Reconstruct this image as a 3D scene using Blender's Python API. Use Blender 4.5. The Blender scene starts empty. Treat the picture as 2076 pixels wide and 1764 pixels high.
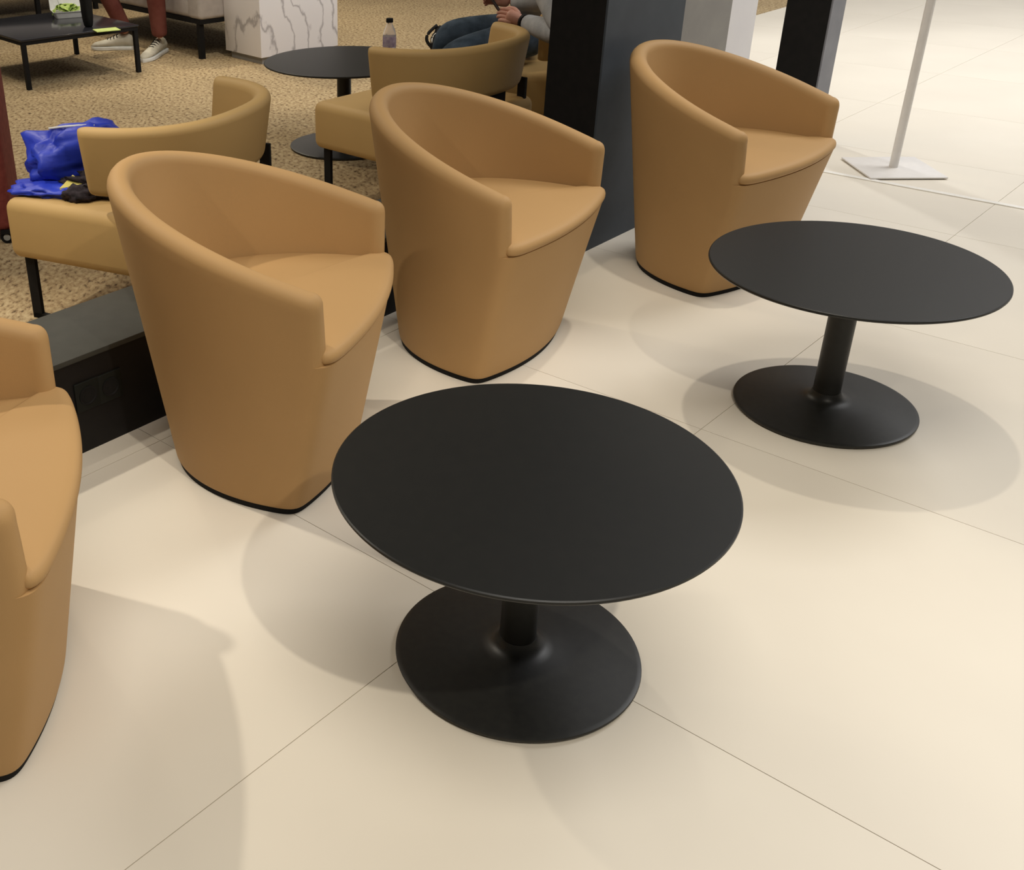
import bpy, math, random
import numpy as np
from mathutils import Vector, Matrix

random.seed(7)
scene = bpy.context.scene
COL = scene.collection
PI = math.pi

# ------------------------------------------------------------------ camera
W, Hh = 2076.0, 1764.0
CX, CY, FPX = 646.0, 774.5, 2197.5          # principal point (the picture is an off-centre crop) and focal length in pixels
PITCH, ROLL, CAMH = 0.475, -0.0214, 1.4243
_fw = np.array([0, math.cos(PITCH), -math.sin(PITCH)])
_r0 = np.array([1.0, 0, 0]); _u0 = np.cross(_r0, _fw)
_rt = math.cos(ROLL) * _r0 + math.sin(ROLL) * _u0
_up = -math.sin(ROLL) * _r0 + math.cos(ROLL) * _u0
CAM = np.array([0, 0, CAMH])

def at(px, py, z=0.0):
    """world point at height z seen at photo pixel (px, py)"""
    d = _fw + (px - CX) / FPX * _rt - (py - CY) / FPX * _up
    return CAM + d * ((z - CAMH) / d[2])

cam_d = bpy.data.cameras.new('camera')
cam = bpy.data.objects.new('camera', cam_d)
COL.objects.link(cam)
cam_d.sensor_fit = 'HORIZONTAL'
cam_d.sensor_width = 36.0
cam_d.lens = FPX / W * 36.0
cam_d.shift_x = (W / 2 - CX) / W
cam_d.shift_y = (CY - Hh / 2) / W
cam_d.clip_start = 0.02
cam_d.clip_end = 100
_m = Matrix(((_rt[0], _up[0], -_fw[0], 0), (_rt[1], _up[1], -_fw[1], 0), (_rt[2], _up[2], -_fw[2], CAMH), (0, 0, 0, 1)))
cam.matrix_world = _m
scene.camera = cam

# ------------------------------------------------------------------ world, exposure
vs = scene.view_settings
vs.view_transform = 'Standard'
vs.look = 'None'
vs.gamma = 1.0
vs.use_curve_mapping = False
vs.exposure = 0.07
wd = bpy.data.worlds.new('hall_light')
scene.world = wd
wd.use_nodes = True
bg = wd.node_tree.nodes['Background']
bg.inputs[0].default_value = (1.0, 0.92, 0.80, 1)
bg.inputs[1].default_value = 0.10

# ------------------------------------------------------------------ overhead spot lights, plus unseen fill lamps added for brightness
WARM = (1.0, 0.915, 0.775)
def spot(name, loc, target, energy, cone, blend=0.6, size=0.05, col=WARM):
    l = bpy.data.lights.new(name, 'SPOT')
    l.energy = energy; l.color = col
    l.spot_size = math.radians(cone); l.spot_blend = blend
    l.shadow_soft_size = size
    o = bpy.data.objects.new(name, l)
    COL.objects.link(o)
    o.location = loc
    d = Vector(target) - Vector(loc)
    o.rotation_euler = d.to_track_quat('-Z', 'Y').to_euler()
    return o
def fill_panel(name, loc, size, energy, col=WARM):
    l = bpy.data.lights.new(name, 'AREA'); l.shape = 'SQUARE'; l.size = size; l.energy = energy; l.color = col
    o = bpy.data.objects.new(name, l); COL.objects.link(o); o.location = loc
    return o
fill_panel('fill_light_front', (0.6, 0.3, 5.5), 3.2, 132, (1.0, 0.955, 0.875))  # unseen soft fill added in place of stronger ambient light
fill_panel('fill_light_back', (-3.4, 7.6, 5.5), 3.0, 110, (1.0, 0.90, 0.74))  # added fill, brightens the cork area from out of view
fill_panel('fill_light_bay', (5.6, 5.4, 5.5), 3.0, 310, (0.99, 0.985, 0.98))  # fill added above the white bay, no such lamp seen
spot('spotlight_over_table', (1.31, 3.25, 3.1), (1.45, 2.75, 0), 72, 58, 0.7, 0.04)
spot('spotlight_behind_viewer', (1.31, -0.39, 3.1), (0.25, 1.15, 0), 165, 62, 0.6, 0.04)
spot('spotlight_lounge_side', (-2.13, 3.13, 3.1), (-1.05, 2.3, 0), 175, 50, 0.5, 0.05)
spot('spotlight_left_aisle', (-2.6, 1.3, 3.1), (-0.75, 3.3, 0.3), 120, 34, 0.5, 0.05)
spot('fill_spot_cork_near', (-1.9, 5.4, 3.3), (-0.6, 5.4, 0), 72, 110, 0.8, 0.06, (1.0, 0.87, 0.66))  # unseen spot added to brighten the cork behind the plinth
spot('fill_spot_cork_far', (-1.3, 9.2, 3.4), (0.7, 8.7, 0), 190, 120, 0.8, 0.10, (1.0, 0.89, 0.70))  # another added spot, lifts the farther cork
spot('fill_spot_counter', (0.8, 4.4, 5.0), (0.0, 7.6, 0.3), 330, 36, 0.5, 0.08, (1.0, 0.95, 0.86))  # made-up lamp that brightens the front of the marble block
spot('spotlight_white_bay', (1.9, 7.5, 3.6), (3.3, 6.0, 0), 160, 80, 0.5, 0.05, (0.98, 0.985, 1.0))
spot('fill_spot_bay_far', (5.0, 8.2, 3.8), (4.8, 8.0, 0), 185, 100, 0.6, 0.06, (0.97, 0.985, 1.0))  # extra lamp added to brighten the far end of the bay

# ------------------------------------------------------------------ materials
MATS = {}
def mat(name, col, rough=0.5, noise=None, bump=None, spec=0.5, metal=0.0, sheen=0.0, trans=0.0, ior=1.45):
    """procedural principled material; noise=(scale, second colour, detail), bump=(scale, strength)"""
    if name in MATS: return MATS[name]
    m = bpy.data.materials.new(name); m.use_nodes = True
    nt = m.node_tree; N = nt.nodes; L = nt.links
    b = N['Principled BSDF']
    b.inputs['Base Color'].default_value = (*col, 1)
    b.inputs['Roughness'].default_value = rough
    b.inputs['Metallic'].default_value = metal
    b.inputs['Specular IOR Level'].default_value = spec
    b.inputs['IOR'].default_value = ior
    if sheen: b.inputs['Sheen Weight'].default_value = sheen
    if trans: b.inputs['Transmission Weight'].default_value = trans
    tc = N.new('ShaderNodeTexCoord')
    if noise:
        n = N.new('ShaderNodeTexNoise'); n.inputs['Scale'].default_value = noise[0]
        n.inputs['Detail'].default_value = noise[2] if len(noise) > 2 else 4
        L.new(tc.outputs['Object'], n.inputs['Vector'])
        r = N.new('ShaderNodeValToRGB')
        r.color_ramp.elements[0].position = 0.35; r.color_ramp.elements[1].position = 0.68
        r.color_ramp.elements[0].color = (*col, 1); r.color_ramp.elements[1].color = (*noise[1], 1)
        L.new(n.outputs['Fac'], r.inputs[0]); L.new(r.outputs[0], b.inputs['Base Color'])
    if bump:
        n2 = N.new('ShaderNodeTexNoise'); n2.inputs['Scale'].default_value = bump[0]; n2.inputs['Detail'].default_value = 3
        L.new(tc.outputs['Object'], n2.inputs['Vector'])
        bp = N.new('ShaderNodeBump'); bp.inputs['Strength'].default_value = bump[1]; bp.inputs['Distance'].default_value = 0.002
        L.new(n2.outputs['Fac'], bp.inputs['Height']); L.new(bp.outputs[0], b.inputs['Normal'])
    MATS[name] = m
    return m

TAN = mat('tan_leather', (0.435, 0.262, 0.108), 0.62, (3.0, (0.46, 0.278, 0.116), 2), (420, 0.10), 0.35)
TAN2 = mat('tan_leather_lounge', (0.47, 0.305, 0.118), 0.6, (3.0, (0.50, 0.325, 0.128), 2), (420, 0.10), 0.35)
BLACKSTEEL = mat('black_powder_coat', (0.012, 0.012, 0.011), 0.42, (60, (0.016, 0.016, 0.014)), (900, 0.06), 0.45)
BLACKTOP = mat('black_laminate', (0.0085, 0.0085, 0.0075), 0.38, (45, (0.010, 0.0098, 0.0085)), (1400, 0.06), 0.45)
BLACK = mat('matt_black', (0.008, 0.008, 0.008), 0.7, (30, (0.011, 0.010, 0.010)), None, 0.2)
TILE = mat('cream_stone_tile', (0.72, 0.66, 0.56), 0.42, (1.6, (0.76, 0.70, 0.595), 5), None, 0.4)
GROUT = mat('pale_grout', (0.58, 0.52, 0.43), 0.8, (30, (0.62, 0.55, 0.46)))
PLINTHTOP = mat('grey_laminate', (0.036, 0.036, 0.030), 0.6, (25, (0.043, 0.043, 0.036)), (200, 0.1))
PLINTHFACE = mat('black_laminate_face', (0.007, 0.006, 0.006), 0.5, (20, (0.009, 0.008, 0.008)), None, 0.3)
SOCKET = mat('dark_plastic', (0.009, 0.010, 0.008), 0.55, (40, (0.011, 0.012, 0.01)), None, 0.2)
SLATE = mat('slate_paint', (0.040, 0.051, 0.066), 0.6, (12, (0.048, 0.060, 0.077)), (300, 0.05))
GREYP = mat('grey_paint', (0.26, 0.25, 0.235), 0.6, (10, (0.29, 0.28, 0.26)))
WHITEP = mat('white_paint', (0.80, 0.79, 0.82), 0.5, (8, (0.83, 0.82, 0.84)))
GREYBLUE = mat('blue_grey_paint', (0.17, 0.175, 0.20), 0.5, (10, (0.20, 0.205, 0.23)))
STANDM = mat('white_metal_stand', (0.74, 0.71, 0.68), 0.35, (30, (0.78, 0.75, 0.72)))
TRIMM = mat('white_gloss_trim', (0.85, 0.82, 0.75), 0.18, (10, (0.88, 0.85, 0.79)))
DENIM = mat('blue_denim', (0.030, 0.045, 0.065), 0.85, (14, (0.075, 0.105, 0.145), 5), (300, 0.3), 0.2)
KNIT = mat('grey_knit', (0.34, 0.345, 0.36), 0.9, (20, (0.44, 0.44, 0.45), 5), (150, 0.5), 0.2)
SKIN = mat('skin', (0.50, 0.24, 0.17), 0.5, (18, (0.58, 0.31, 0.23)), (200, 0.08), 0.35)
HAIR = mat('dark_hair', (0.03, 0.018, 0.010), 0.6, (90, (0.06, 0.035, 0.02)))
RUST = mat('rust_trousers', (0.15, 0.045, 0.035), 0.9, (12, (0.20, 0.07, 0.055)), (200, 0.3), 0.2)
SHOEW = mat('off_white_canvas', (0.50, 0.46, 0.36), 0.7, (25, (0.58, 0.54, 0.44)), (200, 0.2))
BLUEN = mat('royal_blue_nylon', (0.016, 0.035, 0.42), 0.45, (9, (0.025, 0.055, 0.52)), (25, 0.9))
FUR = mat('black_wool', (0.010, 0.007, 0.009), 0.95, (60, (0.035, 0.025, 0.03), 6), (120, 1.0))
YELLOWN = mat('yellow_lining', (0.62, 0.52, 0.12), 0.6, (12, (0.68, 0.58, 0.16)))
REDF = mat('dark_red_fabric', (0.17, 0.030, 0.024), 0.75, (40, (0.22, 0.045, 0.035)), (300, 0.2))
GREYHUB = mat('grey_plastic', (0.28, 0.28, 0.26), 0.5, (30, (0.33, 0.33, 0.3)))
SOFAF = mat('pale_grey_fabric', (0.42, 0.38, 0.36), 0.85, (20, (0.48, 0.44, 0.41)), (300, 0.2))
PAPERW = mat('white_card', (0.72, 0.72, 0.68), 0.7, (30, (0.78, 0.78, 0.74)))
LIME = mat('lime_paper', (0.52, 0.62, 0.18), 0.7, (30, (0.60, 0.70, 0.24)))
LEAF = mat('salad_leaf', (0.22, 0.38, 0.06), 0.6, (60, (0.50, 0.60, 0.16)))
TABLESHEEN = mat('dark_coffee_laminate', (0.02, 0.02, 0.026), 0.16, (20, (0.026, 0.026, 0.03)))

def floor_mat():
    m = bpy.data.materials.new('cork_floor'); m.use_nodes = True
    nt = m.node_tree; N = nt.nodes; L = nt.links; b = N['Principled BSDF']
    b.inputs['Roughness'].default_value = 0.8
    b.inputs['Specular IOR Level'].default_value = 0.25
    tc = N.new('ShaderNodeTexCoord')
    mp = N.new('ShaderNodeMapping'); mp.inputs['Scale'].default_value = (1.0, 0.55, 1); mp.inputs['Rotation'].default_value = (0, 0, 0.78)
    L.new(tc.outputs['Object'], mp.inputs['Vector'])
    n1 = N.new('ShaderNodeTexNoise'); n1.inputs['Scale'].default_value = 58; n1.inputs['Detail'].default_value = 5; n1.inputs['Roughness'].default_value = 0.6
    L.new(mp.outputs[0], n1.inputs['Vector'])
    r1 = N.new('ShaderNodeValToRGB')
    e = r1.color_ramp.elements
    e[0].position = 0.33; e[0].color = (0.10, 0.06, 0.03, 1)
    e[1].position = 0.72; e[1].color = (0.66, 0.52, 0.32, 1)
    k = e.new(0.43); k.color = (0.40, 0.28, 0.15, 1)
    k = e.new(0.55); k.color = (0.54, 0.41, 0.23, 1)
    L.new(n1.outputs['Fac'], r1.inputs[0])
    n2 = N.new('ShaderNodeTexNoise'); n2.inputs['Scale'].default_value = 1.7; n2.inputs['Detail'].default_value = 4
    L.new(tc.outputs['Object'], n2.inputs['Vector'])
    mx = N.new('ShaderNodeMixRGB'); mx.blend_type = 'MULTIPLY'; mx.inputs[0].default_value = 0.35
    L.new(r1.outputs[0], mx.inputs[1]); L.new(n2.outputs['Fac'], mx.inputs[2])
    L.new(mx.outputs[0], b.inputs['Base Color'])
    bp = N.new('ShaderNodeBump'); bp.inputs['Strength'].default_value = 0.35; bp.inputs['Distance'].default_value = 0.003
    L.new(n1.outputs['Fac'], bp.inputs['Height']); L.new(bp.outputs[0], b.inputs['Normal'])
    return m
CORK = floor_mat()

def marble_mat():
    m = bpy.data.materials.new('white_veined_marble'); m.use_nodes = True
    nt = m.node_tree; N = nt.nodes; L = nt.links; b = N['Principled BSDF']
    b.inputs['Roughness'].default_value = 0.25
    tc = N.new('ShaderNodeTexCoord')
    mp = N.new('ShaderNodeMapping'); mp.inputs['Rotation'].default_value = (0.5, 0.45, 0.3); mp.inputs['Scale'].default_value = (1, 1, 0.6)
    L.new(tc.outputs['Object'], mp.inputs['Vector'])
    n0 = N.new('ShaderNodeTexNoise'); n0.inputs['Scale'].default_value = 2.2; n0.inputs['Detail'].default_value = 6
    L.new(mp.outputs[0], n0.inputs['Vector'])
    ad = N.new('ShaderNodeMixRGB'); ad.blend_type = 'ADD'; ad.inputs[0].default_value = 0.75
    L.new(mp.outputs[0], ad.inputs[1]); L.new(n0.outputs['Color'], ad.inputs[2])
    wv = N.new('ShaderNodeTexWave'); wv.inputs['Scale'].default_value = 2.1; wv.inputs['Distortion'].default_value = 3.0; wv.inputs['Detail'].default_value = 4
    L.new(ad.outputs[0], wv.inputs['Vector'])
    r = N.new('ShaderNodeValToRGB'); e = r.color_ramp.elements
    e[0].position = 0.0; e[0].color = (0.44, 0.42, 0.44, 1)
    e[1].position = 0.12; e[1].color = (0.78, 0.76, 0.78, 1)
    k = e.new(0.035); k.color = (0.66, 0.64, 0.66, 1)
    L.new(wv.outputs['Fac'], r.inputs[0]); L.new(r.outputs[0], b.inputs['Base Color'])
    return m
MARBLE = marble_mat()

def glass_mat():
    m = bpy.data.materials.new('clear_bottle_plastic'); m.use_nodes = True
    b = m.node_tree.nodes['Principled BSDF']
    b.inputs['Base Color'].default_value = (0.95, 0.9, 0.88, 1)
    b.inputs['Transmission Weight'].default_value = 0.75
    b.inputs['Roughness'].default_value = 0.12
    b.inputs['IOR'].default_value = 1.2
    return m
GLASS = glass_mat()

# ------------------------------------------------------------------ object helpers
def link(name, me, m=None, parent=None, loc=None, rotz=0.0):
    o = bpy.data.objects.new(name, me)
    COL.objects.link(o)
    if m is not None and me is not None and len(me.materials) == 0:
        me.materials.append(m)
    if parent is not None: o.parent = parent
    if loc is not None: o.location = loc
    if rotz: o.rotation_euler = (0, 0, rotz)
    return o

def mesh(name, verts, faces, smooth=False):
    me = bpy.data.meshes.new(name)
    me.from_pydata([tuple(float(c) for c in v) for v in verts], [], faces)
    me.update()
    if smooth:
        me.polygons.foreach_set('use_smooth', [True] * len(me.polygons))
    return me

def tag(o, label, cat, group=None):
    o['label'] = label; o['category'] = cat
    if group: o['group'] = group
    return o

def thing(name, label, cat, loc=(0, 0, 0), rotz=0.0, group=None):
    o = bpy.data.objects.new(name, None)
    COL.objects.link(o)
    o.location = tuple(float(c) for c in loc); o.rotation_euler = (0, 0, rotz)
    o.empty_display_size = 0.1
    return tag(o, label, cat, group)

def struct(o):
    o['kind'] = 'structure'
    return o

def copy_tree(o, parent=None):
    c = o.copy(); COL.objects.link(c)
    if parent is not None: c.parent = parent
    for ch in list(o.children): copy_tree(ch, c)
    return c

class MB:
    """collects geometry for one mesh"""
    def __init__(s): s.v = []; s.f = []
    def add(s, v, f):
        k = len(s.v); s.v += [tuple(map(float, p)) for p in v]; s.f += [tuple(i + k for i in q) for q in f]
    def grid(s, rows, closed_u=False, closed_v=False):
        """rows: list of equal-length point lists"""
        n = len(rows); m = len(rows[0]); k = len(s.v)
        for r in rows: s.v += [tuple(map(float, p)) for p in r]
        for i in range(n - (0 if closed_v else 1)):
            i2 = (i + 1) % n
            for j in range(m - (0 if closed_u else 1)):
                j2 = (j + 1) % m
                s.f.append((k + i * m + j, k + i * m + j2, k + i2 * m + j2, k + i2 * m + j))
        return k
    def fan(s, ring, centre):
        k = len(s.v); s.v += [tuple(map(float, p)) for p in ring] + [tuple(map(float, centre))]
        m = len(ring)
        for j in range(m): s.f.append((k + j, k + (j + 1) % m, k + m))
    def box(s, x0, x1, y0, y1, z0, z1):
        s.add([(x, y, z) for z in (z0, z1) for y in (y0, y1) for x in (x0, x1)],
              [(0, 2, 3, 1), (4, 5, 7, 6), (0, 1, 5, 4), (2, 6, 7, 3), (0, 4, 6, 2), (1, 3, 7, 5)])
    def lathe(s, prof, n=48, cx=0, cy=0):
        rows = [[(cx + r * math.cos(2 * PI * j / n), cy + r * math.sin(2 * PI * j / n), z) for j in range(n)] for r, z in prof]
        s.grid(rows, closed_u=True)
    def tube(s, pts, r, n=10):
        P = [Vector(p) for p in pts]; rows = []
        rr = r if isinstance(r, (list, tuple)) else [r] * len(P)
        for i, p in enumerate(P):
            t = (P[min(i + 1, len(P) - 1)] - P[max(i - 1, 0)]).normalized()
            a = Vector((0, 0, 1)) if abs(t.z) < 0.9 else Vector((1, 0, 0))
            x = t.cross(a).normalized(); y = t.cross(x)
            rows.append([p + (x * math.cos(2 * PI * j / n) + y * math.sin(2 * PI * j / n)) * rr[i] for j in range(n)])
        s.grid(rows, closed_u=True)
        s.fan(rows[0], P[0]); s.fan(rows[-1], P[-1])
    def build(s, name, m, parent=None, loc=None, rotz=0.0, smooth=False, bevel=0.0, angle=None):
        me = mesh(name, s.v, s.f, smooth)
        import bmesh
        bm = bmesh.new(); bm.from_mesh(me)
        bmesh.ops.remove_doubles(bm, verts=bm.verts, dist=1e-5)
        bmesh.ops.recalc_face_normals(bm, faces=bm.faces)
        if angle is not None:
            for e in bm.edges:
                if len(e.link_faces) == 2 and e.calc_face_angle(0) > angle: e.smooth = False
        bm.to_mesh(me); bm.free()
        o = link(name, me, m, parent, loc, rotz)
        if bevel:
            b = o.modifiers.new('bevel', 'BEVEL'); b.width = bevel; b.segments = 3; b.limit_method = 'ANGLE'; b.angle_limit = 0.6
            me.polygons.foreach_set('use_smooth', [True] * len(me.polygons))
        return o

def rbox(x0, x1, y0, y1, z0, z1, r, seg=5):
    """rounded box as one closed grid: rounded in plan and on top/bottom edges"""
    mb = MB()
    def ring(inset, z):
        pts = []
        rr = max(r - inset, 0.002)
        for cx, cy, a0 in ((x1 - r, y1 - r, 0), (x0 + r, y1 - r, PI / 2), (x0 + r, y0 + r, PI), (x1 - r, y0 + r, 1.5 * PI)):
            for k in range(seg + 1):
                a = a0 + PI / 2 * k / seg
                pts.append((cx + rr * math.cos(a), cy + rr * math.sin(a), z))
        return pts
    rows = []; e = min(r, (z1 - z0) / 2.01)
    for k in range(seg + 1):
        a = PI / 2 * k / seg
        rows.append(ring(e * (1 - math.sin(a)), z0 + e * (1 - math.cos(a))))
    for k in range(seg + 1):
        a = PI / 2 * k / seg
        rows.append(ring(e * (1 - math.cos(a)), z1 - e * (1 - math.sin(a))))
    mb.grid(rows, closed_u=True)
    c = ((x0 + x1) / 2, (y0 + y1) / 2)
    mb.fan(rows[0], (*c, z0)); mb.fan(rows[-1], (*c, z1))
    return mb

# room axes: U runs along the plinth, V comes out of it towards the viewer's right
SQ = math.sqrt(0.5)
def uv(u, v, z=0.0): return (SQ * (u + v), SQ * (u - v), z)
ROOM = PI / 4          # rotation of the room axes

# ------------------------------------------------------------------ floor: cream tiles 1 m square laid on grout
fl = MB()
q = [uv(-4, -2.30), uv(4.55, -2.30), uv(4.55, -3.87), uv(14, -3.87), uv(14, 6), uv(-4, 6)]
fl.add([(x, y, -0.004) for x, y, _ in q] + [(x, y, -0.12) for x, y, _ in q], [(5, 4, 3, 2, 1, 0), (6, 7, 8, 9, 10, 11)] + [(i, (i + 1) % 6, 6 + (i + 1) % 6, 6 + i) for i in range(6)])
floor = struct(fl.build('floor', GROUT))
tm = MB(); g = 0.0008
tm.box(g, 1 - g, g, 1 - g, -0.012, 0.0)
tile_me = None
TU, TV = 1.44, -1.03
for i in range(-5, 12):
    for j in range(-3, 7):
        u0 = TU + i; v1 = TV + j              # tile spans u0..u0+1, v1-1..v1 (v grows towards the viewer)
        if u0 + 1 > 14: continue
        if v1 - 1 < -2.31 and u0 < 4.5: continue
        if v1 - 1 < -3.9: continue
        x, y, _ = uv(u0 + 0.5, v1 - 0.5)
        if y < -1.2 or abs(x) > 9: continue
        if tile_me is None:
            mb = MB(); mb.box(-0.5 + g, 0.5 - g, -0.5 + g, 0.5 - g, -0.012, 0.0)
            t = mb.build('tile', TILE, floor, (x, y, 0), ROOM); tile_me = t.data
        else:
            t = link('tile', tile_me, None, floor, (x, y, 0), ROOM)
# strip of tile pieces between the last full row and the plinth
for i in range(-5, 3):
    u0 = TU + i
    u1 = min(u0 + 1, 4.55)
    if u1 <= u0: continue
    mb = MB(); mb.box(u0 + g, u1 - g, 2.03 + g, 2.29, -0.012, 0.0)
    mb.v = [uv(a, -b, c) for a, b, c in mb.v]
    mb.build('tile_offcut', TILE, floor)

# tile pieces along the cork edge of the white bay
pieces = [(4.556, 5.44, -3.03, -2.03)] + [(max(4.556, TU + i), TU + i + 1, -3.862, -3.03) for i in range(3, 11)]
for u0, u1, v0, v1 in pieces:
    mb = MB(); mb.box(u0 + g, u1 - g, v0 + g, v1 - g, -0.012, 0.0)
    mb.v = [uv(a, b, c) for a, b, c in mb.v]
    mb.build('tile_offcut', TILE, floor)

# cork floor behind the plinth
cf = MB()
q = [uv(-4, -2.29), uv(4.55, -2.29), uv(4.55, -3.87), uv(14, -3.87), uv(14, -14), uv(-4, -14)]
cf.add([(x, y, 0.0) for x, y, _ in q] + [(x, y, -0.1) for x, y, _ in q], [(0, 1, 2, 3, 4, 5), (11, 10, 9, 8, 7, 6)] + [(i, (i + 1) % 6, 6 + (i + 1) % 6, 6 + i) for i in range(6)])
struct(cf.build('floor_cork', CORK))

# glossy white threshold strip
mb = MB(); mb.box(4.935, 4.965, -2.0, 4.0, 0.0, 0.004)
mb.v = [uv(a, b, c) for a, b, c in mb.v]
struct(mb.build('trim_1', TRIMM))

# ------------------------------------------------------------------ plinth, pillars, wall panels (dark stand framing)
def uvbox(u0, u1, v0, v1, z0, z1):
    mb = MB(); mb.box(u0, u1, v0, v1, z0, z1); mb.v = [uv(a, b, c) for a, b, c in mb.v]; return mb
pl = thing('low_partition', 'long low black plinth with a grey top and power sockets', 'partition')
uvbox(-2.5, 3.372, -2.392, -2.126, 0.0, 0.254).build('plinth_body', PLINTHFACE, pl)
uvbox(-2.5, 3.372, -2.402, -2.122, 0.2555, 0.2695).build('plinth_top', PLINTHTOP, pl, bevel=0.0015)
def on_v(px, py, v0):
    d = _fw + (px - CX) / FPX * _rt - (py - CY) / FPX * _up
    vv = np.array([SQ, -SQ, 0]); t = (v0 - CAM @ vv) / (d @ vv); P = CAM + d * t
    return (P[0] + P[1]) * SQ, P[2]
for k, (px, py) in enumerate(((176, 800), (222, 782))):
    su, sz = on_v(px, py, -2.126)
    plate = uvbox(su - 0.036, su + 0.036, -2.127, -2.120, sz - 0.04, sz + 0.04).build('socket_plate', SOCKET, pl, bevel=0.002)
    s = MB()
    n = 20
    ring = lambda r, v: [uv(su + r * math.cos(2 * PI * j / n), v, sz + r * math.sin(2 * PI * j / n)) for j in range(n)]
    s.grid([ring(0.026, -2.1195), ring(0.026, -2.1175), ring(0.022, -2.1175), ring(0.020, -2.1195)], closed_u=True)
    s.fan(ring(0.020, -2.1195), uv(su, -2.1195, sz))
    s.build('socket_well', BLACK, plate)
    for dx in (-0.009, 0.009):
        uvbox(su + dx - 0.002, su + dx + 0.002, -2.1198, -2.1185, sz - 0.002, sz + 0.002).build('socket_pin', SOCKET, plate)

p1 = thing('pillar', 'thick dark pillar with black side and slate front at the plinth end', 'pillar')
uvbox(3.369, 3.912, -2.187, -1.9745, 0, 2.9).build('core', BLACK, p1)
uvbox(3.369, 3.912, -1.9743, -1.967, 0, 2.9).build('front_panel', SLATE, p1)
wb = struct(uvbox(3.913, 4.316, -2.187, -1.975, 0, 2.9).build('wall_back', GREYP))
ww = struct(uvbox(4.317, 4.552, -2.187, -1.975, 0, 2.9).build('wall_end', WHITEP))
p2 = thing('pillar', 'slim black pillar with a blue-grey front on the white floor', 'pillar')
uvbox(5.340, 5.497, -2.178, -1.9745, 0, 2.9).build('core', BLACK, p2)
uvbox(5.340, 5.497, -1.9743, -1.967, 0, 2.9).build('front_panel', GREYBLUE, p2)

# ------------------------------------------------------------------ tan tub armchair
S = 0.875
TH = 0.064      # shell thickness (before S)
def half_section(z):
    t = z / 0.8
    w = 0.333 + (0.404 - 0.333) * t
    ab = 0.433 + (0.562 - 0.433) * t
    n = 2.07 + (2.02 - 2.07) * t
    zz = min(z, 0.47) / 0.47
    xc = 0.011 + (0.115 - 0.011) * zz
    sag = 0.073 + (0.055 - 0.073) * zz
    NF, NS, NB = 22, 9, 34
    pts = [(xc + sag * (1 - (k / NF) ** 2), w * k / NF) for k in range(NF)]
    pts += [(xc * (1 - k / NS), w) for k in range(NS)]
    for k in range(NB + 1):
        a = PI / 2 * k / NB
        pts.append((-ab * math.sin(a) ** (2 / n), w * max(math.cos(a), 0) ** (2 / n)))
    return pts, NF, xc
def section(z):
    h, NF, xc = half_section(z)
    full = h + [(x, -y) for x, y in reversed(h[1:-1])]
    Q = np.array(full + full[:1])
    d = np.r_[0, np.cumsum(np.hypot(*np.diff(Q, axis=0).T))]
    t = np.linspace(0, d[-1], 200, endpoint=False)
    P = np.c_[np.interp(t, d, Q[:, 0]), np.interp(t, d, Q[:, 1])]
    for _ in range(13):
        P = 0.5 * P + 0.25 * (np.roll(P, 1, 0) + np.roll(P, -1, 0))
    return P, NF, xc

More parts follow.
